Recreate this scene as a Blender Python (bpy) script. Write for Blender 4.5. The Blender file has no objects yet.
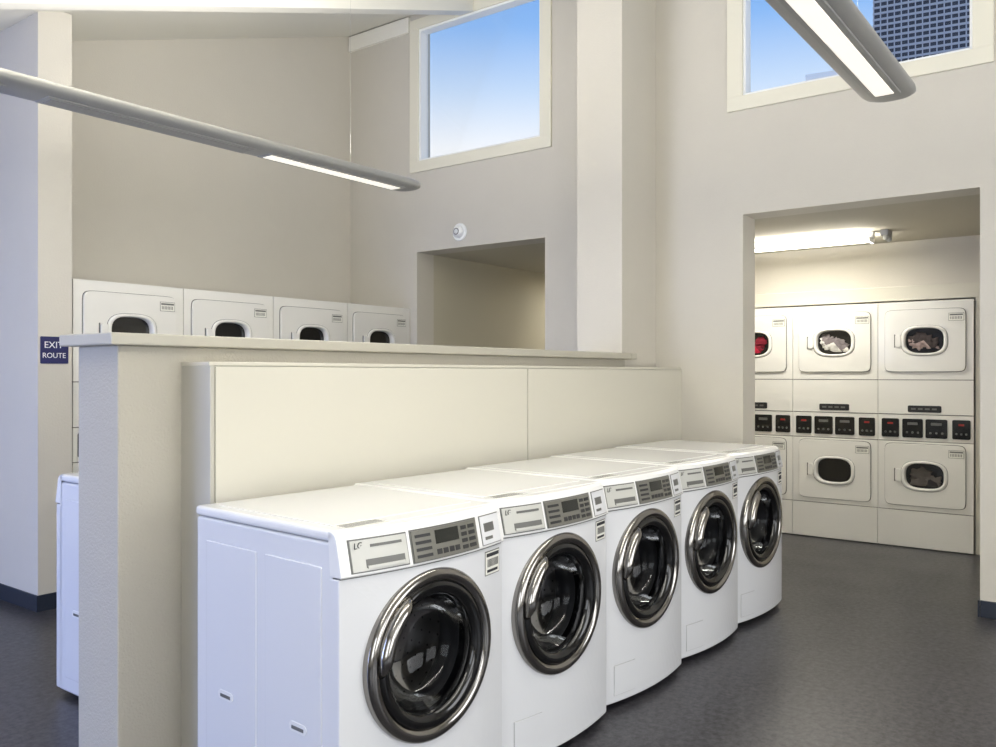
import bpy, bmesh, math, random
from mathutils import Vector, Matrix
random.seed(4)
C = bpy.context.scene.collection
sc = bpy.context.scene
sc.view_settings.view_transform = 'Standard'
sc.view_settings.look = 'None'
sc.view_settings.exposure = 0.0

# ------------------------------------------------------------------ materials
def s2l(c):
    return tuple(((v/255.0)/12.92 if v/255.0 <= 0.04045 else ((v/255.0+0.055)/1.055)**2.4) for v in c)
def mat(name, rgb, rough=0.5, metal=0.0, emis=None, estr=0.0, bump=None, mottle=None, coat=0.0, spec=0.5):
    m = bpy.data.materials.new(name); m.use_nodes = True
    nt = m.node_tree; b = nt.nodes['Principled BSDF']
    col = s2l(rgb)+(1,)
    b.inputs['Base Color'].default_value = col
    b.inputs['Roughness'].default_value = rough
    b.inputs['Metallic'].default_value = metal
    b.inputs['Specular IOR Level'].default_value = spec
    b.inputs['Coat Weight'].default_value = coat
    if emis:
        b.inputs['Emission Color'].default_value = s2l(emis)+(1,)
        b.inputs['Emission Strength'].default_value = estr
    tc = nt.nodes.new('ShaderNodeTexCoord')
    if mottle:
        n = nt.nodes.new('ShaderNodeTexNoise'); n.inputs['Scale'].default_value = mottle[0]
        n.inputs['Detail'].default_value = 6; n.inputs['Roughness'].default_value = 0.7
        nt.links.new(tc.outputs['Object'], n.inputs['Vector'])
        r = nt.nodes.new('ShaderNodeValToRGB')
        r.color_ramp.elements[0].position = 0.35; r.color_ramp.elements[1].position = 0.65
        a = mottle[1]
        r.color_ramp.elements[0].color = tuple(v*(1-a) for v in col[:3])+(1,)
        r.color_ramp.elements[1].color = tuple(min(1, v*(1+a)) for v in col[:3])+(1,)
        nt.links.new(n.outputs['Fac'], r.inputs['Fac'])
        nt.links.new(r.outputs['Color'], b.inputs['Base Color'])
    if bump:
        n2 = nt.nodes.new('ShaderNodeTexNoise'); n2.inputs['Scale'].default_value = bump[0]
        n2.inputs['Detail'].default_value = 3
        nt.links.new(tc.outputs['Object'], n2.inputs['Vector'])
        bp = nt.nodes.new('ShaderNodeBump'); bp.inputs['Strength'].default_value = bump[1]
        bp.inputs['Distance'].default_value = 0.01
        nt.links.new(n2.outputs['Fac'], bp.inputs['Height'])
        nt.links.new(bp.outputs['Normal'], b.inputs['Normal'])
    return m

M_wall = mat('wall_paint', (207,202,191), 0.7, bump=(90,0.12), mottle=(1.5,0.015))
M_wallp = mat('partition_paint', (182,177,164), 0.7, bump=(120,0.35))
M_ceil = mat('ceiling_paint', (230,228,219), 0.8)
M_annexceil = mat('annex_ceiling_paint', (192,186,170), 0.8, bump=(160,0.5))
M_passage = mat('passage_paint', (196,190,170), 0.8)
M_beam = mat('beam_paint', (236,234,226), 0.6)
M_trim = mat('window_trim_paint', (232,228,211), 0.5)
M_vinyl = mat('window_vinyl', (246,247,245), 0.35)
M_panel = mat('cream_laminate', (209,205,191), 0.35)
M_panelend = mat('cream_laminate_edge', (183,180,169), 0.4)
M_ledge = mat('ledge_paint', (185,181,168), 0.45)
M_base = mat('rubber_base', (38,45,58), 0.45)
M_white = mat('white_enamel', (217,218,221), 0.25, coat=0.3)
M_lidw = mat('white_lid', (229,229,228), 0.22, coat=0.3)
M_chrome = mat('chrome', (150,147,143), 0.13, 1.0)
M_steel = mat('drum_steel', (138,136,134), 0.3, 1.0)
M_blackg = mat('black_gloss', (12,12,13), 0.12, coat=0.2)
M_rubber = mat('door_gasket', (36,36,39), 0.6)
M_grey = mat('console_grey', (118,117,109), 0.35, 0.3)
M_lgrey = mat('drawer_grey', (188,188,182), 0.3)
M_mgrey = mat('mid_grey', (100,100,97), 0.4)
M_seam = mat('seam_grey', (165,165,166), 0.5)
M_dark = mat('dark_slot', (28,28,30), 0.5)
M_lcd = mat('lcd', (30,32,28), 0.15)
M_btn = mat('button', (44,44,45), 0.4)
M_label = mat('paper_label', (225,224,215), 0.6)
M_ink = mat('ink', (45,45,50), 0.7)
M_dry = mat('dryer_enamel', (227,225,219), 0.25, coat=0.2)
M_groove = mat('dryer_groove', (90,88,84), 0.5)
M_dwin = mat('dryer_window', (16,15,14), 0.1, coat=0.4)
M_red = mat('red_led', (110,26,22), 0.5, emis=(255,60,40), estr=0.08)
M_fix = mat('fixture_metal', (156,156,154), 0.4, 0.2)
M_lens = mat('lit_lens', (230,226,218), 0.5, emis=(255,249,236), estr=0.75)
M_lensoff = mat('unlit_lens', (140,140,138), 0.4)
M_tube = mat('fluorescent_tube', (255,250,235), 0.5, emis=(255,249,232), estr=2.5)
M_blue = mat('sign_blue', (28,32,88), 0.4)
M_signw = mat('sign_white', (240,240,240), 0.5)
M_bldg = mat('roof_concrete', (235,236,236), 0.8)
M_band = mat('tower_band', (176,181,190), 0.6)

# floor
M_floor = bpy.data.materials.new('vinyl_floor'); M_floor.use_nodes = True
nt = M_floor.node_tree; b = nt.nodes['Principled BSDF']
tc = nt.nodes.new('ShaderNodeTexCoord')
n1 = nt.nodes.new('ShaderNodeTexNoise'); n1.inputs['Scale'].default_value = 32; n1.inputs['Detail'].default_value = 9; n1.inputs['Roughness'].default_value = 0.8
n2 = nt.nodes.new('ShaderNodeTexNoise'); n2.inputs['Scale'].default_value = 2.2; n2.inputs['Detail'].default_value = 4
nt.links.new(tc.outputs['Object'], n1.inputs['Vector']); nt.links.new(tc.outputs['Object'], n2.inputs['Vector'])
r = nt.nodes.new('ShaderNodeValToRGB')
r.color_ramp.elements[0].position = 0.38; r.color_ramp.elements[0].color = s2l((19,19,23))+(1,)
r.color_ramp.elements[1].position = 0.70; r.color_ramp.elements[1].color = s2l((90,88,93))+(1,)
nt.links.new(n1.outputs['Fac'], r.inputs['Fac']); nt.links.new(r.outputs['Color'], b.inputs['Base Color'])
mr = nt.nodes.new('ShaderNodeMapRange'); mr.inputs['To Min'].default_value = 0.25; mr.inputs['To Max'].default_value = 0.40
nt.links.new(n2.outputs['Fac'], mr.inputs['Value']); nt.links.new(mr.outputs['Result'], b.inputs['Roughness'])
b.inputs['Specular IOR Level'].default_value = 0.42
bp = nt.nodes.new('ShaderNodeBump'); bp.inputs['Strength'].default_value = 0.12; bp.inputs['Distance'].default_value = 0.003
nt.links.new(n1.outputs['Fac'], bp.inputs['Height']); nt.links.new(bp.outputs['Normal'], b.inputs['Normal'])

def glassmat(name, tint, refl=0.6):
    m = bpy.data.materials.new(name); m.use_nodes = True
    nt = m.node_tree; nt.nodes.clear()
    o = nt.nodes.new('ShaderNodeOutputMaterial'); t = nt.nodes.new('ShaderNodeBsdfTransparent')
    t.inputs['Color'].default_value = tint+(1,)
    g = nt.nodes.new('ShaderNodeBsdfGlossy'); g.inputs['Roughness'].default_value = 0.03
    f = nt.nodes.new('ShaderNodeFresnel'); f.inputs['IOR'].default_value = 1.5
    mu = nt.nodes.new('ShaderNodeMath'); mu.operation = 'MULTIPLY'; mu.inputs[1].default_value = refl
    mx = nt.nodes.new('ShaderNodeMixShader')
    nt.links.new(f.outputs[0], mu.inputs[0]); nt.links.new(mu.outputs[0], mx.inputs[0])
    nt.links.new(t.outputs[0], mx.inputs[1]); nt.links.new(g.outputs[0], mx.inputs[2]); nt.links.new(mx.outputs[0], o.inputs[0])
    return m
M_glass = glassmat('window_glass', (0.99,0.99,0.99), 0.1)
M_bowl = glassmat('door_bowl_glass', (0.55,0.56,0.58), 0.35)

M_tower = mat('tower_glazing', (52,58,72), 0.45, mottle=(1.2,0.25))

# clothes materials
def clothmat(name, c1, c2):
    m = bpy.data.materials.new(name); m.use_nodes = True
    nt = m.node_tree; b = nt.nodes['Principled BSDF']; b.inputs['Roughness'].default_value = 0.9
    tc = nt.nodes.new('ShaderNodeTexCoord'); v = nt.nodes.new('ShaderNodeTexVoronoi'); v.inputs['Scale'].default_value = 9
    r = nt.nodes.new('ShaderNodeValToRGB')
    r.color_ramp.elements[0].color = s2l(c1)+(1,); r.color_ramp.elements[1].color = s2l(c2)+(1,)
    r.color_ramp.elements[0].position = 0.4; r.color_ramp.elements[1].position = 0.5
    sx = nt.nodes.new('ShaderNodeSeparateColor')
    nt.links.new(tc.outputs['Object'], v.inputs['Vector']); nt.links.new(v.outputs['Color'], sx.inputs[0])
    nt.links.new(sx.outputs[0], r.inputs['Fac']); nt.links.new(r.outputs['Color'], b.inputs['Base Color'])
    return m
M_cl_white = clothmat('clothes_white', (215,212,205), (120,112,112))
M_cl_pink = clothmat('clothes_mixed', (170,150,145), (60,52,52))
M_cl_red = clothmat('clothes_red', (190,30,60), (120,16,36))
M_cl_dark = clothmat('clothes_dark', (90,84,80), (44,42,44))

# ------------------------------------------------------------------ geometry helpers
def finish(name, bm, mats, parent=None, bevel=0.0, smooth=False, segs=2, loc=(0,0,0)):
    bmesh.ops.recalc_face_normals(bm, faces=bm.faces)
    me = bpy.data.meshes.new(name); bm.to_mesh(me); bm.free()
    for m in (mats if isinstance(mats, (list, tuple)) else [mats]): me.materials.append(m)
    if smooth:
        for p in me.polygons: p.use_smooth = True
    ob = bpy.data.objects.new(name, me); C.objects.link(ob); ob.location = loc
    if parent: ob.parent = parent
    if bevel > 0:
        md = ob.modifiers.new('bevel', 'BEVEL'); md.width = bevel; md.segments = segs; md.limit_method = 'ANGLE'
        md.harden_normals = False
    return ob
def box(bm, x0, x1, y0, y1, z0, z1, mi=0, skip=()):
    v = [bm.verts.new(p) for p in ((x0,y0,z0),(x1,y0,z0),(x1,y1,z0),(x0,y1,z0),(x0,y0,z1),(x1,y0,z1),(x1,y1,z1),(x0,y1,z1))]
    F = {'bottom':(0,3,2,1),'top':(4,5,6,7),'front':(0,1,5,4),'right':(1,2,6,5),'back':(2,3,7,6),'left':(3,0,4,7)}
    for k, f in F.items():
        if k in skip: continue
        fc = bm.faces.new([v[i] for i in f]); fc.material_index = mi
def boxo(name, dims, m, parent=None, bevel=0.0, skip=()):
    bm = bmesh.new(); box(bm, *dims, skip=skip); return finish(name, bm, m, parent, bevel)
def rr_outline(cx, cz, w, h, r, n=6):
    pts = []
    for (sx, sz, a0) in ((1,1,0),(-1,1,90),(-1,-1,180),(1,-1,270)):
        for i in range(n+1):
            a = math.radians(a0+90*i/n)
            pts.append((cx+sx*(w/2-r)+r*math.cos(a), cz+sz*(h/2-r)+r*math.sin(a)))
    return pts
def prism(bm, pts, y0, y1, mi=0):
    a = [bm.verts.new((p[0], y0, p[1])) for p in pts]; c = [bm.verts.new((p[0], y1, p[1])) for p in pts]
    f = bm.faces.new(a); f.material_index = mi
    f = bm.faces.new(c[::-1]); f.material_index = mi
    n = len(pts)
    for i in range(n):
        f = bm.faces.new((a[i], c[i], c[(i+1)%n], a[(i+1)%n])); f.material_index = mi
def lathe(bm, cx, cz, prof, n=72, sx=1.0, sz=1.0, p=2.0, mi=0):
    rings = []
    for (r, y) in prof:
        if r == 0:
            rings.append([bm.verts.new((cx, y, cz))]); continue
        ring = []
        for i in range(n):
            a = 2*math.pi*i/n; c, s = math.cos(a), math.sin(a)
            ex = 2.0/p
            X = math.copysign(abs(c)**ex, c); Z = math.copysign(abs(s)**ex, s)
            ring.append(bm.verts.new((cx+r*sx*X, y, cz+r*sz*Z)))
        rings.append(ring)
    for k in range(len(rings)-1):
        A, B = rings[k], rings[k+1]
        for i in range(n):
            j = (i+1) % n
            if len(A) == 1 and len(B) == 1: continue
            if len(A) == 1: f = bm.faces.new((A[0], B[i], B[j]))
            elif len(B) == 1: f = bm.faces.new((A[i], B[0], A[j]))
            else: f = bm.faces.new((A[i], B[i], B[j], A[j]))
            f.material_index = mi
def tube_path(bm, pts, rad, n=10, mi=0):
    rings = []
    for k, p in enumerate(pts):
        p = Vector(p)
        d = (Vector(pts[min(k+1, len(pts)-1)])-Vector(pts[max(k-1, 0)])).normalized()
        up = Vector((0,1,0)) if abs(d.y) < 0.9 else Vector((0,0,1))
        a = d.cross(up).normalized(); c = d.cross(a).normalized()
        rr = rad[k] if isinstance(rad, list) else rad
        rings.append([bm.verts.new(p+a*rr*math.cos(2*math.pi*i/n)+c*rr*math.sin(2*math.pi*i/n)) for i in range(n)])
    for k in range(len(rings)-1):
        for i in range(n):
            bm.faces.new((rings[k][i], rings[k][(i+1)%n], rings[k+1][(i+1)%n], rings[k+1][i])).material_index = mi
    bm.faces.new(rings[0][::-1]).material_index = mi; bm.faces.new(rings[-1]).material_index = mi
def text(name, s, size, loc, m, parent=None, rot=(math.pi/2,0,0), align='CENTER'):
    cu = bpy.data.curves.new(name, 'FONT'); cu.body = s; cu.size = size; cu.extrude = 0.0006
    cu.align_x = align; cu.align_y = 'CENTER'; cu.materials.append(m)
    ob = bpy.data.objects.new(name, cu); C.objects.link(ob); ob.location = loc; ob.rotation_euler = rot
    if parent: ob.parent = parent
    return ob
def empty(name, loc, rz=0):
    e = bpy.data.objects.new(name, None); C.objects.link(e); e.location = loc; e.rotation_euler = (0,0,rz)
    e.empty_display_size = 0.1
    return e
def instance(src, name, loc, rz=0):
    e = empty(name, loc, rz)
    for ch in list(src.children):
        c = ch.copy(); C.objects.link(c); c.parent = e
    return e

# ------------------------------------------------------------------ room shell
WX0, WX1 = 5.73, 5.96
def zc(x): return 2.83 + 0.33*max(0, x)
boxo('floor', (-2.4,8.9,-3.4,7.3,-0.1,0), M_floor)

def gridwall(name, ucuts, zcuts, holes, thick, axis, m):
    bm = bmesh.new()
    for i in range(len(ucuts)-1):
        for j in range(len(zcuts)-1):
            uc = (ucuts[i]+ucuts[i+1])/2; zz = (zcuts[j]+zcuts[j+1])/2
            if any(h[0] < uc < h[1] and h[2] < zz < h[3] for h in holes): continue
            if axis == 'Y': box(bm, thick[0], thick[1], ucuts[i], ucuts[i+1], zcuts[j], zcuts[j+1])
            else: box(bm, ucuts[i], ucuts[i+1], thick[0], thick[1], zcuts[j], zcuts[j+1])
    bmesh.ops.remove_doubles(bm, verts=bm.verts, dist=1e-5)
    seen = {}
    for f in bm.faces:
        k = tuple(round(c, 4) for c in f.calc_center_median()); seen.setdefault(k, []).append(f)
    dele = [f for fs in seen.values() if len(fs) > 1 for f in fs]
    bmesh.ops.delete(bm, geom=dele, context='FACES')
    return finish(name, bm, m)
W1 = (0.690,2.250,3.30,4.63); W2 = (3.79,5.27,3.30,4.63)
gridwall('wall_east', [-3.2,0.690,0.73,2.173,2.250,3.79,3.825,5.226,5.27,6.1], [0,2.547,3.30,4.63,4.76],
         [(0.73,2.173,0,2.547),(3.825,5.226,0,2.547),W1,W2], (WX0,WX1), 'Y', M_wall)
boxo('wall_north', (2.63,WX1,6.1,6.3,0,4.75), M_wall)
boxo('wall_stub', (2.425,2.63,5.30,7.0,0,3.68), M_wall)
boxo('wall_northwest', (-2.2,2.425,7.0,7.2,0,3.6), M_wall)
gridwall('wall_south', [-2.2,-1.4,1.2,1.8,4.6,WX1], [0,0.5,2.5,4.78], [(-1.4,1.2,0.5,2.5),(1.8,4.6,0.5,2.5)], (-3.4,-3.2), 'X', M_wall)
gridwall('wall_west', [-3.2,-1.8,0.6,3.6,5.8,7.0], [0,0.5,2.4,2.83], [(-1.8,0.6,0.5,2.4),(3.6,5.8,0,2.4)], (-2.4,-2.2), 'Y', M_wall)
bm = bmesh.new()
prof = [(-2.4,2.83),(0,2.83),(WX1,zc(WX1)),(WX1,zc(WX1)+0.12),(0,2.95),(-2.4,2.95)]
prism(bm, prof, -3.4, 7.2); finish('ceiling', bm, M_ceil)
for yb in (4.62, 1.2, -1.4):
    bm = bmesh.new(); x0, x1 = 0.05, WX0-0.022
    prism(bm, [(x0,zc(x0)-0.15),(x1,zc(x1)-0.15),(x1,zc(x1)-0.002),(x0,zc(x0)-0.002)], yb-0.07, yb+0.07)
    finish('ceiling_beam', bm, M_beam, bevel=0.004)
boxo('trim_1', (WX0-0.035,WX0-0.001,5.305,6.09,4.56,4.70), M_beam, bevel=0.003)
boxo('wall_column', (5.209,WX0-0.001,2.837,3.20,0,4.545), M_wall)

# partition half wall + ledge + laminate
boxo('wall_partition', (1.554,5.207,2.812,3.087,0,1.54), M_wallp, bevel=0.006)
bm = bmesh.new(); box(bm, 1.505,5.207,2.765,3.13,1.54,1.582); box(bm, 5.207,5.30,2.765,2.835,1.54,1.582)
finish('partition_ledge', bm, M_ledge, bevel=0.006)
panel = empty('laminate_wall_panel', (0,0,0))
boxo('carcass', (1.80,5.728,2.645,2.81,0,1.478), M_panelend, panel)
boxo('top_cap', (1.797,5.728,2.638,2.811,1.470,1.484), M_panel, panel, 0.002)
boxo('end_strip', (1.797,1.816,2.632,2.811,0,1.470), M_panelend, panel, 0.002)
boxo('face_left', (1.819,3.769,2.630,2.645,0.02,1.467), M_panel, panel, 0.002)
boxo('face_right', (3.776,5.728,2.630,2.645,0.02,1.467), M_panel, panel, 0.002)

# annex with dryers (beyond doorway) and side passage
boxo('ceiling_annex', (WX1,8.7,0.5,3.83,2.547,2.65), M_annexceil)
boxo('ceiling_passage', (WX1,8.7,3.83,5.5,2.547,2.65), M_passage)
boxo('wall_annex_east', (8.45,8.6,0.6,3.66,0,2.547), M_wall)
boxo('wall_annex_south', (WX1,8.6,0.50,0.70,0,2.547), M_wall)
boxo('wall_annex_north', (WX1,8.6,3.66,3.825,0,2.547), M_wall)
boxo('wall_annex_soffit', (7.70,8.45,0.70,3.66,2.17,2.546), M_wall)
boxo('trim_2', (7.68,7.70,0.70,3.66,2.05,2.17), M_panel, bevel=0.002)
boxo('trim_3', (7.68,7.70,0.70,1.010,0,2.05), M_panel, bevel=0.002)
boxo('wall_passage_north', (WX1,8.6,5.226,5.4,0,2.547), M_passage)
boxo('wall_passage_east', (8.5,8.6,3.825,5.226,0,2.547), M_passage)

def bb(name, d): boxo(name, d, M_base, bevel=0.003)
bb('baseboard_east', (WX0-0.012,WX0-0.0005,-3.2,0.728,0,0.1))
bb('baseboard_east_jamb', (WX0-0.012,WX1,0.7305,0.742,0,0.1))
bb('baseboard_east_mid', (WX0-0.012,WX0-0.0005,2.175,2.62,0,0.1))
bb('baseboard_stub', (2.413,2.4245,5.288,6.99,0,0.1))
bb('baseboard_stub_end', (2.4245,2.635,5.288,5.2995,0,0.1))
bb('baseboard_northwest', (-2.19,2.41,6.988,6.9995,0,0.1))
bb('baseboard_east_north', (WX0-0.012,WX0-0.0005,3.2,3.82,0,0.1))

def window(name, hole, gl, tz0=3.272, tz1=4.66, ty=None):
    e = empty(name, (0,0,0)); ta, tb = ty
    g0, g1, h0, h1 = gl
    c0, c1, d0, d1 = g0-0.018, g1+0.018, h0-0.018, h1+0.018
    bm = bmesh.new()
    for d in ((ta,tb,tz0,d0),(ta,tb,d1,tz1),(ta,c0,d0,d1),(c1,tb,d0,d1)):
        box(bm, WX0-0.02, WX0-0.0005, *d)
    finish('trim_casing', bm, M_trim, e, 0.002)
    bm = bmesh.new()
    for d in ((hole[0],hole[1],hole[2],h0),(hole[0],hole[1],h1,hole[3]),(hole[0],g0,h0,h1),(g1,hole[1],h0,h1)):
        box(bm, WX0+0.0005, WX0+0.10, *d)
    finish('sash', bm, M_vinyl, e, 0.002)
    boxo('pane', (WX0+0.080,WX0+0.084,g0,g1,h0,h1), M_glass, e)
window('window_1', W2, (3.882,5.180,3.387,4.55), ty=(3.757,5.30))
window('window_2', W1, (0.785,2.155,3.387,4.55), ty=(0.658,2.282))
def simplewin(name, axis, a0, a1, z0, z1, c, mull):
    e = empty(name, (0,0,0)); bm = bmesh.new(); t = 0.05
    segs = [(a0,a1,z0,z0+t),(a0,a1,z1-t,z1),(a0,a0+t,z0+t,z1-t),(a1-t,a1,z0+t,z1-t)]
    for k in range(1, mull):
        m_ = a0+(a1-a0)*k/mull; segs.append((m_-t/2,m_+t/2,z0+t,z1-t))
    for d in segs:
        if axis == 'X': box(bm, d[0], d[1], c-0.04, c+0.04, d[2], d[3])
        else: box(bm, c-0.04, c+0.04, d[0], d[1], d[2], d[3])
    finish('frame', bm, M_vinyl, e, 0.004)
    if axis == 'X': boxo('pane', (a0+t,a1-t,c-0.003,c+0.003,z0+t,z1-t), M_glass, e)
    else: boxo('pane', (c-0.003,c+0.003,a0+t,a1-t,z0+t,z1-t), M_glass, e)
simplewin('added_window_3', 'X', -1.4, 1.2, 0.5, 2.5, -3.3, 2)  # unseen window behind camera, added with the next two to admit fill light
simplewin('added_window_4', 'X', 1.8, 4.6, 0.5, 2.5, -3.3, 2)
simplewin('added_window_5', 'Y', -1.8, 0.6, 0.5, 2.4, -2.3, 2)
simplewin('door_1', 'Y', 3.6, 5.8, 0.0, 2.4, -2.3, 2)

# ------------------------------------------------------------------ washer
def build_washer():
    w, d, h = 0.715, 0.765, 0.99
    e = empty('front_load_washer', (0,0,0))
    cx, cz = w/2-0.017, 0.570
    FB = 0.858   # fascia bottom
    def B(x, z=0.5):
        y = -0.042*(1-((x-w/2)/(w/2))**2)
        if z > FB-0.005: y += (z-FB+0.005)*0.22
        return y
    boxo('cabinet', (0.002,w-0.002,0.03,d,0.025,0.955), M_white, e, 0.008, skip=('front',))
    bm = bmesh.new()
    for (y0,y1,z0,z1) in ((0.08,0.36,0.09,0.88),(0.41,0.70,0.09,0.88)):
        for xs in (-0.0015, w-0.0045):
            box(bm, xs, xs+0.006, y0, y1, z0, z1)
    finish('side_emboss', bm, M_white, e, 0.0028, segs=3)
    bm = bmesh.new()
    for yc in (0.19, 0.58):
        for xs in (-0.0035, w-0.0015):
            pts = rr_outline(yc, 0.385, 0.085, 0.030, 0.0149, 6)
            a = [bm.verts.new((xs, p[0], p[1])) for p in pts]; c = [bm.verts.new((xs+0.005, p[0], p[1])) for p in pts]
            bm.faces.new(a); bm.faces.new(c[::-1])
            for i in range(len(pts)): bm.faces.new((a[i],a[(i+1)%len(pts)],c[(i+1)%len(pts)],c[i]))
    finish('side_grips', bm, M_lidw, e)
    bm = bmesh.new()
    for yc in (0.19, 0.58):
        for xs in (-0.0045, w-0.0005):
            box(bm, xs, xs+0.005, yc-0.03, yc+0.03, 0.377, 0.389)
    finish('grip_slots', bm, M_mgrey, e, 0.002)
    bm = bmesh.new(); box(bm, 0.0, w, 0.025, d+0.008, 0.957, h)
    finish('lid', bm, M_lidw, e, 0.012, segs=4)
    bm = bmesh.new(); box(bm, 0.05, w-0.05, 0.10, d-0.06, h-0.002, h+0.0025)
    finish('lid_relief', bm, M_lidw, e, 0.002)
    bm = bmesh.new(); box(bm, 0.05, 0.22, 0.032, 0.094, h+0.0002, h+0.0012, 0)
    for i in range(4): box(bm, 0.058, 0.212, 0.040+0.013*i, 0.048+0.013*i, h+0.0008, h+0.0016, 1)
    finish('lid_sticker', bm, [M_label, M_mgrey], e)
    # front with round opening
    bm = bmesh.new(); z0, z1, R = 0.03, FB-0.004, 0.235
    angs = [2*math.pi*i/96 for i in range(96)]
    for (X, Z) in ((w,z1),(0,z1),(0,z0),(w,z0)):
        angs.append(math.atan2(Z-cz, X-cx) % (2*math.pi))
    angs = sorted(set(round(a, 5) for a in angs))
    rings = []; K = 7
    for k in range(K+1):
        ring = []
        for a in angs:
            c, s = math.cos(a), math.sin(a)
            tx = ((w-cx) if c > 0 else cx)/max(abs(c), 1e-9); tz = ((z1-cz) if s > 0 else (cz-z0))/max(abs(s), 1e-9)
            to = min(tx, tz); rr = R+(to-R)*k/K
            x, z = cx+c*rr, cz+s*rr
            ring.append(bm.verts.new((x, B(x), z)))
        rings.append(ring)
    back = [bm.verts.new((v.co.x, 0.04, v.co.z)) for v in rings[-1]]; rings.append(back)
    n = len(angs)
    for k in range(len(rings)-1):
        for i in range(n):
            bm.faces.new((rings[k][i], rings[k][(i+1)%n], rings[k+1][(i+1)%n], rings[k+1][i]))
    finish('front_panel', bm, M_white, e, 0.006, segs=3)
    def patch(bm, x0, x1, zz0, zz1, off, mi=0, nx=8):
        A = []
        for i in range(nx+1):
            x = x0+(x1-x0)*i/nx
            A.append([bm.verts.new((x, B(x,zz0)-off, zz0)), bm.verts.new((x, B(x,zz1)-off, zz1)),
                      bm.verts.new((x, B(x,zz0)+0.004, zz0)), bm.verts.new((x, B(x,zz1)+0.004, zz1))])
        for i in range(nx):
            a, c = A[i], A[i+1]
            for q in ((a[0],c[0],c[1],a[1]),(a[1],c[1],c[3],a[3]),(a[0],a[2],c[2],c[0])):
                bm.faces.new(q).material_index = mi
        bm.faces.new((A[0][0],A[0][1],A[0][3],A[0][2])).material_index = mi
        bm.faces.new((A[-1][0],A[-1][2],A[-1][3],A[-1][1])).material_index = mi
    # console
    bm = bmesh.new(); cols = []
    N = 24
    for i in range(N+1):
        x = w*i/N; o = -0.012
        P = [(0.04,FB),(B(x,FB)+o+0.004,FB),(B(x,FB+.004)+o,FB+0.004),(B(x,0.968)+o,0.964),(B(x,0.975)+o+0.006,0.979),(B(x,0.98)+o+0.02,0.987),(0.05,0.9885)]
        cols.append([bm.verts.new((x, p[0], p[1])) for p in P])
    for i in range(N):
        for k in range(6): bm.faces.new((cols[i][k],cols[i+1][k],cols[i+1][k+1],cols[i][k+1]))
    bm.faces.new(cols[0]); bm.faces.new(cols[-1][::-1])
    finish('console', bm, M_lidw, e, 0.003, segs=2)
    bm = bmesh.new(); patch(bm, 0.004, w-0.004, FB-0.005, FB+0.001, -0.001, 0, 16); finish('console_shadow_gap', bm, M_mgrey, e)
    oo = 0.012; c0, c1 = 0.868, 0.963
    bm = bmesh.new(); patch(bm, 0.032, 0.232, c0, c1, oo+0.0025, 0)
    patch(bm, 0.036, 0.228, c0+0.004, c1-0.004, oo+0.005, 1)
    finish('detergent_drawer', bm, [M_mgrey, M_lgrey], e)
    bm = bmesh.new(); patch(bm, 0.080, 0.215, c0+0.012, c0+0.036, oo+0.0062, 0); finish('drawer_pull', bm, M_mgrey, e)
    bm = bmesh.new(); patch(bm, 0.083, 0.212, c0+0.010, c0+0.018, oo+0.009, 0); finish('drawer_lip', bm, M_lgrey, e)
    bm = bmesh.new(); patch(bm, 0.100, 0.210, c1-0.026, c1-0.018, oo+0.0062, 0, 4); finish('drawer_print', bm, M_mgrey, e)
    bm = bmesh.new(); patch(bm, 0.246, 0.553, c0-0.002, c1+0.002, oo+0.002, 1); patch(bm, 0.250, 0.549, c0+0.002, c1-0.002, oo+0.005, 0); finish('control_panel', bm, [M_grey, M_mgrey], e)
    bm = bmesh.new(); patch(bm, 0.345, 0.452, c0+0.044, c1-0.010, oo+0.0065, 0); finish('display', bm, M_lcd, e)
    bm = bmesh.new()
    for i in range(4): patch(bm, 0.262, 0.325, c0+0.012+0.020*i, c0+0.021+0.020*i, oo+0.0065, 0, 2)
    for i in range(4): patch(bm, 0.345+0.028*i, 0.366+0.028*i, c0+0.012, c0+0.028, oo+0.0065, 0, 2)
    for i in range(4):
        patch(bm, 0.466, 0.493, c0+0.010+0.020*i, c0+0.022+0.020*i, oo+0.0065, 0, 2); patch(bm, 0.503, 0.536, c0+0.010+0.020*i, c0+0.022+0.020*i, oo+0.0065, 0, 2)
    finish('buttons', bm, M_btn, e)
    bm = bmesh.new(); patch(bm, 0.575, 0.695, c0-0.001, c1+0.001, oo+0.001, 0, 4); finish('card_plate', bm, M_mgrey, e)
    bm = bmesh.new(); patch(bm, 0.578, 0.692, c0+0.002, c1-0.002, oo+0.003, 0, 4)
    patch(bm, 0.595, 0.655, c0+0.042, c0+0.070, oo+0.004, 1, 3); patch(bm, 0.595, 0.64, c0+0.016, c0+0.026, oo+0.004, 1, 3)
    finish('card_label', bm, [M_white, M_mgrey], e)
    text('logo', 'LG', 0.026, (0.060, B(0.060,0.943)-oo-0.0065, 0.944), M_btn, e)
    bm = bmesh.new(); patch(bm, 0.600, 0.693, 0.760, 0.842, 0.0010, 2, 4); patch(bm, 0.603, 0.690, 0.763, 0.838, 0.0018, 0, 4)
    patch(bm, 0.608, 0.687, 0.822, 0.834, 0.0026, 1, 4)
    for i in range(9): patch(bm, 0.615+0.008*i, 0.619+0.008*i, 0.788, 0.814, 0.0026, 1, 1)
    patch(bm, 0.612, 0.68, 0.770, 0.779, 0.0026, 1, 4)
    finish('asset_sticker', bm, [M_label, M_ink, M_mgrey], e)
    bm = bmesh.new(); patch(bm, 0.085, 0.225, 0.06, 0.19, 0.0012, 0, 6); patch(bm, 0.087, 0.223, 0.062, 0.188, 0.003, 1, 6)
    finish('drain_hatch', bm, [M_seam, M_white], e)
    # door ring
    bm = bmesh.new()
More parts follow.
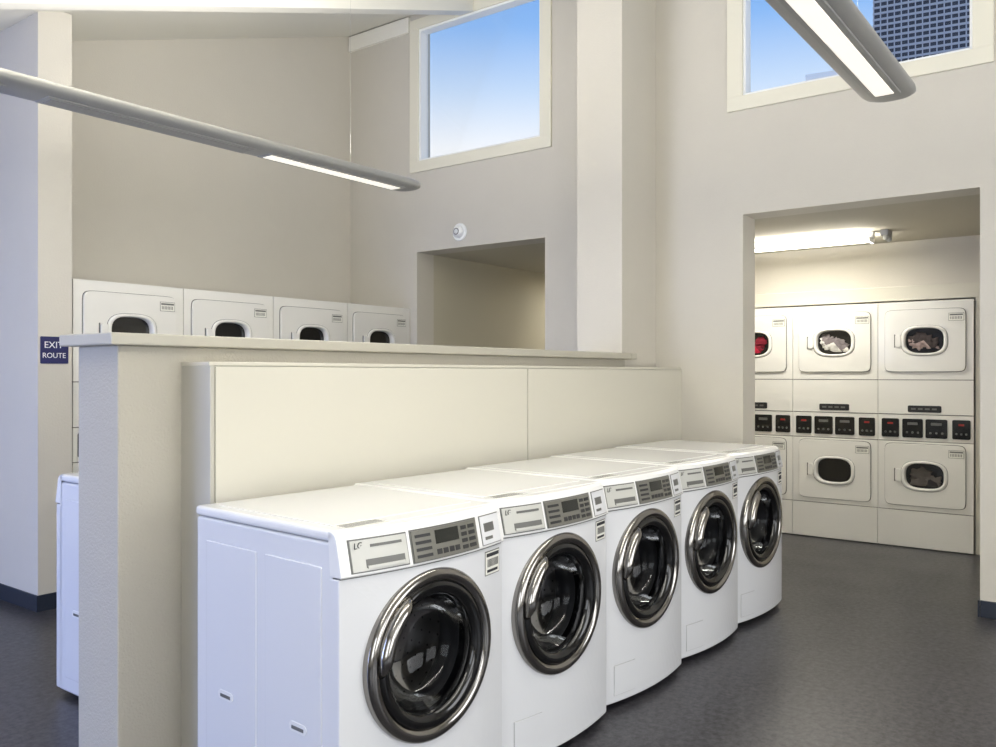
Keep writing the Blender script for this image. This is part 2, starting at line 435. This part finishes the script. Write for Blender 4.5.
    lathe(bm, cx, cz, [(0.267,0.012),(0.268,-0.034),(0.266,-0.043),(0.260,-0.050),(0.251,-0.054),(0.242,-0.0545),(0.233,-0.051),(0.227,-0.046),(0.224,-0.040),(0.220,0.0)], 96)
    finish('door_ring', bm, M_chrome, e, smooth=True)
    bm = bmesh.new()
    lathe(bm, cx, cz, [(0.226,-0.042),(0.220,-0.050),(0.206,-0.051),(0.192,-0.045),(0.184,-0.038),(0.180,-0.020),(0.178,0.02)], 96)
    finish('door_inner_ring', bm, M_blackg, e, smooth=True)
    bm = bmesh.new()
    lathe(bm, cx, cz, [(0.186,-0.036),(0.172,0.03),(0.15,0.07),(0.10,0.10),(0.05,0.112),(0,0.115)], 64)
    finish('door_bowl', bm, M_bowl, e, smooth=True)
    bm = bmesh.new(); pts = []; rad = []
    for i in range(19):
        a = math.radians(120+62*i/18); s = math.sin(math.pi*i/18)
        pts.append((cx+0.226*math.cos(a), -0.050-0.018*min(1, s*2.2), cz+0.226*math.sin(a))); rad.append(0.010+0.013*min(1, s*1.6))
    tube_path(bm, pts, rad, 12); finish('door_handle', bm, M_chrome, e, smooth=True)
    bm = bmesh.new()
    lathe(bm, cx, cz, [(0.240,-0.01),(0.235,0.03),(0.205,0.05),(0.20,0.09),(0.190,0.12),(0.205,0.135)], 64); finish('gasket', bm, M_rubber, e, smooth=True)
    bm = bmesh.new()
    lathe(bm, cx, cz, [(0.202,0.130),(0.25,0.14),(0.255,0.16),(0.255,0.52),(0.22,0.55),(0.08,0.56),(0.0,0.53)], 64)
    finish('drum', bm, M_steel, e, smooth=True)
    bm = bmesh.new()
    for k in range(3):
        a = math.radians(35+120*k); tube_path(bm, [(cx+0.238*math.cos(a), 0.16, cz+0.238*math.sin(a)), (cx+0.238*math.cos(a), 0.5, cz+0.238*math.sin(a))], 0.022, 10)
    finish('drum_paddles', bm, M_steel, e, smooth=True)
    bm = bmesh.new()
    for i in range(36):
        a = math.radians(10*i)
        for k in range(8):
            yy = 0.19+0.04*k; rr = 0.2535
            t = Vector((-math.sin(a),0,math.cos(a)))*0.005; q = Vector((0,0.005,0)); c = Vector((cx+rr*math.cos(a), yy, cz+rr*math.sin(a)))
            bm.faces.new([bm.verts.new(c+t), bm.verts.new(c+q), bm.verts.new(c-t), bm.verts.new(c-q)])
    finish('drum_perforations', bm, M_dark, e)
    bm = bmesh.new()
    for (x, y) in ((0.06,0.09),(w-0.06,0.09),(0.06,d-0.08),(w-0.06,d-0.08)):
        bmesh.ops.create_cone(bm, cap_ends=True, segments=16, radius1=0.024, radius2=0.02, depth=0.03, matrix=Matrix.Translation((x,y,0.015)))
    finish('feet', bm, M_dark, e)
    return e
RZ = math.radians(-3.6)
w0 = build_washer(); w0.location = (1.650,1.803,0); w0.rotation_euler = (0,0,RZ)
for i in range(1,5): instance(w0, 'front_load_washer', (1.650+0.7315*i, 1.803, 0), RZ)
for i in range(4): instance(w0, 'front_load_washer', (1.86+0.715+0.7315*i, 3.89, 0), math.pi)

# ------------------------------------------------------------------ dryer stacks
def blob(name, cx, cz, m, e, seed, s=1.0):
    rnd = random.Random(seed); bm = bmesh.new()
    for k in range(7):
        bb_ = bmesh.ops.create_icosphere(bm, subdivisions=3, radius=0.06*s)
        ox, oz = rnd.uniform(-0.075,0.075), rnd.uniform(-0.06,0.02); ph = rnd.random()*6
        for v in bb_['verts']:
            nn = v.co.normalized()
            v.co *= 1+0.22*math.sin(7*nn.x+ph)+0.18*math.sin(9*nn.z+ph*2)+0.1*math.sin(17*nn.y+8*nn.x)
            v.co.y *= 0.32; v.co.z *= 0.8
            v.co += Vector((cx+ox, 0.022, cz+oz))
            v.co.x = min(max(v.co.x, cx-0.125), cx+0.125); v.co.z = min(max(v.co.z, cz-0.082), cz+0.075)
            v.co.y = max(v.co.y, 0.0)
    return finish(name, bm, m, e, smooth=True)
def build_stack(w, cl_top, cl_bot, seed):
    d = 0.72
    PU = 1.712
    e = empty('stacked_tumble_dryer', (0,0,0))
    boxo('cabinet', (0.003,w-0.003,0.024,d,0.0,2.03), M_dry, e, 0.006)
    bm = bmesh.new(); cw = w/2
    for (z0,z1,yo) in ((1.392,2.036,0.0),(1.106,1.386,0.0),(0.885,1.100,0.004),(0.312,0.879,0.0),(0.01,0.306,-0.012)):
        if z0 in (1.392, 0.312):
            pc = PU if z0 > 1 else 0.60
            box(bm, 0.002, cw-0.15, yo, yo+0.022, z0, z1); box(bm, cw+0.15, w-0.002, yo, yo+0.022, z0, z1)
            box(bm, cw-0.15, cw+0.15, yo, yo+0.022, z0, pc-0.11); box(bm, cw-0.15, cw+0.15, yo, yo+0.022, pc+0.11, z1)
        else: box(bm, 0.002, w-0.002, yo, yo+0.022, z0, z1)
    bmesh.ops.remove_doubles(bm, verts=bm.verts, dist=1e-5)
    finish('fascia', bm, M_dry, e, 0.0)
    bm = bmesh.new()
    for zz in (1.389,1.103,0.882,0.309): box(bm, 0.002, w-0.002, 0.0215, 0.0245, zz-0.004, zz+0.004)
    finish('seam_lines', bm, M_groove, e)
    def rring(bm, outer, inner, y0, y1, mi=0):
        n = len(outer)
        vo0 = [bm.verts.new((p[0],y0,p[1])) for p in outer]; vi0 = [bm.verts.new((p[0],y0,p[1])) for p in inner]
        vo1 = [bm.verts.new((p[0],y1,p[1])) for p in outer]; vi1 = [bm.verts.new((p[0],y1,p[1])) for p in inner]
        for i in range(n):
            j = (i+1)%n
            for q in ((vo0[i],vo0[j],vi0[j],vi0[i]),(vo0[i],vo1[i],vo1[j],vo0[j]),(vi0[i],vi0[j],vi1[j],vi1[i])):
                bm.faces.new(q).material_index = mi
    def sell(cx, cz, a, c, p, n):
        o = []
        for i in range(n):
            t = 2*math.pi*(i)/n; co, si = math.cos(t), math.sin(t)
            o.append((cx+a*math.copysign(abs(co)**(2/p), co), cz+c*math.copysign(abs(si)**(2/p), si)))
        return o
    for tag, pc, zc_ in (('upper', PU, 1.712), ('lower', 0.60, 0.606)):
        n = 96
        outer = sell(cw, zc_, w*0.42, 0.255, 14, n)
        inner = sell(cw, pc, 0.145, 0.105, 3.0, n)
        bm = bmesh.new(); rring(bm, [(cw+(p[0]-cw)*1.012, zc_+(p[1]-zc_)*1.015) for p in outer], inner, -0.003, 0.001)
        finish('door_gap_'+tag, bm, M_groove, e)
        bm = bmesh.new(); rring(bm, outer, inner, -0.017, 0.0)
        finish('door_'+tag, bm, M_dry, e, 0.0025)
        bm = bmesh.new()
        lathe(bm, cw, pc, [(1.24,-0.015),(1.24,-0.021),(1.18,-0.026),(1.10,-0.028),(1.04,-0.024),(1.02,0.02)], 64, 0.140, 0.100, 3.0)
        finish('door_window_ring_'+tag, bm, M_dry, e, smooth=True)
        bm = bmesh.new()
        lathe(bm, cw, pc, [(1.26,-0.0165),(1.26,-0.0185),(1.20,-0.0185)], 64, 0.140, 0.100, 3.0)
        finish('door_window_gap_'+tag, bm, M_groove, e)
        bm = bmesh.new()
        lathe(bm, cw, pc, [(1.07,0.021),(0.0,0.0235)], 64, 0.140, 0.100, 3.0)
        finish('door_window_'+tag, bm, M_dwin, e)
        bm = bmesh.new(); prism(bm, rr_outline(cw-0.195, pc, 0.045, 0.105, 0.016), -0.030, -0.016); finish('door_pull_'+tag, bm, M_dry, e, 0.004)
        bm = bmesh.new(); prism(bm, rr_outline(cw-0.222, pc, 0.010, 0.11, 0.004), -0.0185, -0.0165); finish('door_pull_recess_'+tag, bm, M_mgrey, e)
        bm = bmesh.new(); lx = w*0.84; lz = zc_+0.185
        box(bm, lx-0.063, lx+0.048, -0.0180, -0.0165, lz-0.031, lz+0.033, 1)
        box(bm, lx-0.06, lx+0.045, -0.0186, -0.0165, lz-0.028, lz+0.03, 0)
        box(bm, lx-0.055, lx+0.04, -0.0194, -0.0175, lz+0.012, lz+0.024, 1)
        for i in range(8): box(bm, lx-0.05+0.011*i, lx-0.045+0.011*i, -0.0194, -0.0175, lz-0.018, lz+0.004, 1)
        finish('door_label_'+tag, bm, [M_label, M_mgrey], e)
    if cl_top: blob('laundry_upper', cw, PU, cl_top, e, seed)
    if cl_bot: blob('laundry_lower', cw, 0.60, cl_bot, e, seed+5)
    bm = bmesh.new()
    for i, (a, c) in enumerate(((0.03,0.165),(0.190,0.345),(0.365,0.525),(0.560,0.69))):
        a, c = a/0.713*w, c/0.713*w
        cx = (a+c)/2
        prism(bm, rr_outline(cx, 0.990, c-a, 0.155, 0.012), -0.006, 0.008, 0)
        prism(bm, rr_outline(cx, 1.028, (c-a)*(0.32 if i in (0,3) else 0.5), 0.016 if i in (0,3) else 0.022, 0.004), -0.008, -0.005, 1 if i in (0,3) else 2)
        for k in range(3): prism(bm, rr_outline(cx+(k-1)*(c-a)*0.27, 0.955, 0.016, 0.016, 0.005), -0.008, -0.005, 2)
    finish('controls', bm, [M_blackg, M_red, M_mgrey, M_lgrey], e)
    bm = bmesh.new(); prism(bm, rr_outline(cw, 1.150, 0.25, 0.055, 0.01), -0.004, 0.002, 0)
    for k in range(4): box(bm, cw-0.10+0.052*k, cw-0.065+0.052*k, -0.005, -0.003, 1.143, 1.157, 1)
    finish('brand_plate', bm, [M_dark, M_mgrey], e)
    return e
cfg = [(1.730,M_cl_pink,M_cl_dark,3), (2.443,M_cl_white,None,11), (3.156,M_cl_red,M_cl_white,23)]
for (yr, ct, cb, sd) in cfg:
    e = build_stack(0.713, ct, cb, sd)
    e.location = (7.65, yr, 0); e.rotation_euler = (0,0,-math.pi/2)
d0 = build_stack(0.770, None, None, 40); d0.location = (2.640,5.31,0)
for i in range(1,4): instance(d0, 'stacked_tumble_dryer', (2.640+0.772*i, 5.31, 0))

# ------------------------------------------------------------------ pendants
def pendant(yc, x0, x1, zb, lit, wires):
    e = empty('linear_pendant_light', (0,0,0))
    bm = bmesh.new(); n = 36; W, H = 0.105, 0.045
    rings = []
    for (x, s) in ((x0,0.45),(x0+0.012,0.75),(x0+0.04,0.93),(x0+0.09,1),(x1-0.09,1),(x1-0.04,0.93),(x1-0.012,0.75),(x1,0.45)):
        ring = []
        for i in range(n):
            a = 2*math.pi*i/n; c, si = math.cos(a), math.sin(a)
            zz = H*(abs(si)**0.9)*(1 if si > 0 else -0.55)
            ring.append(bm.verts.new((x, yc+W*s*math.copysign(abs(c)**0.85, c), zb+0.025+zz*s)))
        rings.append(ring)
    for k in range(len(rings)-1):
        for i in range(n): bm.faces.new((rings[k][i],rings[k][(i+1)%n],rings[k+1][(i+1)%n],rings[k+1][i]))
    bm.faces.new(rings[0]); bm.faces.new(rings[-1][::-1])
    finish('housing', bm, M_fix, e, smooth=True)
    for (a, c, on) in lit:
        boxo('lens_frame', (a-0.02,c+0.02,yc-0.058,yc+0.058,zb-0.003,zb+0.006), M_fix, e, 0.003)
        boxo('lens', (a,c,yc-0.036,yc+0.036,zb-0.006,zb+0.004), M_lens if on else M_lensoff, e, 0.003)
    bm = bmesh.new()
    for x in wires:
        tube_path(bm, [(x,yc,zb+0.06),(x,yc,zc(x)-0.001)], 0.0004, 6)
    finish('suspension_wires', bm, M_fix, e)
pendant(3.64, 0.15, 3.95, 2.585, [(2.83,3.80,True),(1.7,2.7,False),(0.4,1.5,False)], (0.6,3.42))
pendant(0.816, -0.6, 3.87, 2.585, [(2.2,3.72,True),(0.6,2.12,True),(-0.4,0.52,True)], (0.0,3.3))

# annex fluorescent
e = empty('fluorescent_ceiling_light', (0,0,0))
boxo('channel', (7.01,7.07,1.62,2.95,2.50,2.5465), M_white, e, 0.004)
bm = bmesh.new()
for x in (6.99, 7.09): tube_path(bm, [(x,1.66,2.480),(x,2.91,2.480)], 0.008, 12)
finish('tubes', bm, M_tube, e, smooth=True)
boxo('end_socket', (6.96,7.12,1.635,1.66,2.466,2.50), M_vinyl, e, 0.003)
boxo('end_socket_far', (6.96,7.12,2.91,2.935,2.466,2.50), M_vinyl, e, 0.003)
e2 = empty('emergency_light', (0,0,0))
bm = bmesh.new(); box(bm, 6.96,7.10,1.50,1.56,2.50,2.5465); finish('housing', bm, M_fix, e2, 0.006)
for k, x in enumerate((6.98,7.08)):
    bm = bmesh.new(); bmesh.ops.create_uvsphere(bm, u_segments=16, v_segments=10, radius=0.022, matrix=Matrix.Translation((x,1.52,2.485)))
    finish('lamp_head', bm, M_lgrey, e2, smooth=True)
e = empty('passage_fill_fixture', (0,0,0))  # unseen fixture, added to go with the passage fill lamp
boxo('base', (8.0,8.3,4.4,4.7,2.50,2.5465), M_vinyl, e, 0.008)
boxo('diffuser', (8.02,8.28,4.42,4.68,2.47,2.50), M_lens, e, 0.008)

# alarm on east wall
e = empty('wall_alarm', (WX0,4.72,2.68), -math.pi/2)
bm = bmesh.new(); lathe(bm, 0, 0, [(0.0,-0.012),(0.072,-0.012),(0.078,-0.004),(0.078,-0.0005),(0,-0.0005)], 40); finish('base', bm, M_vinyl, e, 0.0)
bm = bmesh.new(); lathe(bm, 0.0, 0, [(0.0,-0.055),(0.03,-0.052),(0.048,-0.038),(0.052,-0.011)], 40); finish('dome', bm, M_vinyl, e, smooth=True)
bm = bmesh.new(); lathe(bm, 0.0, 0, [(0.030,-0.053),(0.026,-0.0565),(0.022,-0.0555)], 40); finish('grille_ring', bm, M_mgrey, e, smooth=True)

# exit route sign
e = empty('exit_route_sign', (2.522,5.30,1.585))
bm = bmesh.new(); prism(bm, rr_outline(0,0,0.168,0.165,0.006), -0.005, -0.0005); finish('plate', bm, M_blue, e)
text('word_exit', 'EXIT', 0.056, (-0.006,-0.0055,0.030), M_signw, e)
text('word_route', 'ROUTE', 0.044, (-0.003,-0.0055,-0.034), M_signw, e)

# ------------------------------------------------------------------ exterior
TH = math.radians(-80)
e = empty('tower_building', (69.8,9.1,0), TH)
boxo('facade_block', (-6.6,6.6,-5,5,0,62), M_tower, e)
bm = bmesh.new()
for k in range(110): box(bm, -6.62, 6.62, -5.06, -4.99, 12+k*0.42, 12+k*0.42+0.15)
finish('floor_bands', bm, M_band, e)
bm = bmesh.new()
for k in range(31): box(bm, -6.6+k*0.44, -6.6+k*0.44+0.08, -5.12, -4.99, 0, 62)
finish('mullions', bm, M_band, e)
e = empty('neighbouring_roof', (54.3,14.9,0), TH)
boxo('block', (-1.0,1.3,-3,3,0,18.6), M_bldg, e)
boxo('parapet', (-1.2,1.5,-3.2,3.2,18.6,19.1), M_vinyl, e)
boxo('exterior_ground', (9.2,140,-80,80,-0.4,-0.2), M_bldg)

# ------------------------------------------------------------------ world
wd = bpy.data.worlds.new('sky'); sc.world = wd; wd.use_nodes = True
nt = wd.node_tree; nt.nodes.clear()
out = nt.nodes.new('ShaderNodeOutputWorld'); bg = nt.nodes.new('ShaderNodeBackground')
tc = nt.nodes.new('ShaderNodeTexCoord'); sp = nt.nodes.new('ShaderNodeSeparateXYZ'); r = nt.nodes.new('ShaderNodeValToRGB')
nt.links.new(tc.outputs['Generated'], sp.inputs[0]); nt.links.new(sp.outputs['Z'], r.inputs['Fac'])
cr = r.color_ramp
cr.elements[0].position = 0.0; cr.elements[0].color = s2l((248,249,251))+(1,)
cr.elements[1].position = 1.0; cr.elements[1].color = s2l((70,130,215))+(1,)
for p, c in ((0.255,(242,246,252)),(0.315,(196,219,248)),(0.38,(138,184,242)),(0.46,(108,162,232))):
    el = cr.elements.new(p); el.color = s2l(c)+(1,)
nt.links.new(r.outputs['Color'], bg.inputs['Color']); bg.inputs['Strength'].default_value = 1.08
nt.links.new(bg.outputs[0], out.inputs[0])

# ------------------------------------------------------------------ lights
def area(name, loc, rot, sx, sy, power, col=(1,1,1)):
    l = bpy.data.lights.new(name, 'AREA'); l.shape = 'RECTANGLE'; l.size = sx; l.size_y = sy; l.energy = power; l.color = col
    o = bpy.data.objects.new(name, l); C.objects.link(o); o.location = loc; o.rotation_euler = rot
    return o
P = math.pi
area('unseen_window_fill_3', (-0.1,-3.15,1.5), (P/2,0,0), 2.5, 1.9, 60, (0.98,0.99,1.0))  # this lamp and the next two are added fill for even room light
area('unseen_window_fill_4', (3.2,-3.15,1.5), (P/2,0,0), 2.7, 1.9, 68, (0.98,0.99,1.0))
area('unseen_window_fill_5', (-2.15,-0.6,1.45), (P/2,0,-P/2), 2.3, 1.8, 42, (0.90,0.95,1.0))
area('daylight_door_1', (-2.15,4.7,1.25), (P/2-math.radians(20),0,-P/2), 2.1, 2.3, 145, (0.40,0.52,1.0))
area('pendant_down', (3.33,3.64,2.57), (0,0,0), 1.0, 0.1, 14, (1,0.98,0.93))
area('pendant_down', (1.6,0.816,2.57), (0,0,0), 4.2, 0.1, 34, (1,0.98,0.93))
area('added_uplight', (2.0,3.64,2.72), (P,0,0), 3.6, 0.1, 84, (1,0.975,0.92))  # added upward lamps above the pendants, to even out ceiling brightness
area('added_uplight', (1.6,0.816,2.72), (P,0,0), 4.2, 0.1, 78, (1,0.975,0.92))
area('fluorescent_down', (7.04,2.28,2.45), (0,0,0), 0.15, 1.25, 20, (1,0.98,0.92))
area('fluorescent_up', (6.93,2.28,2.44), (P,0,0), 0.08, 1.25, 10, (1,0.97,0.88))
area('fluorescent_up', (7.15,2.28,2.44), (P,0,0), 0.08, 1.25, 10, (1,0.97,0.88))
area('passage_fill', (8.15,4.55,2.46), (0,0,0), 0.25, 0.25, 11, (1,0.95,0.84))  # added warm fill, hidden from view, brightens the dark passage

# ------------------------------------------------------------------ camera
cam = bpy.data.cameras.new('camera'); cam.lens = 847/996*36; cam.sensor_width = 36; cam.clip_end = 500
co = bpy.data.objects.new('camera', cam); C.objects.link(co)
co.location = (0,0,1.4417); co.rotation_euler = (P/2, 0, math.atan2(0.6005,0.7997)-P/2)
sc.camera = co
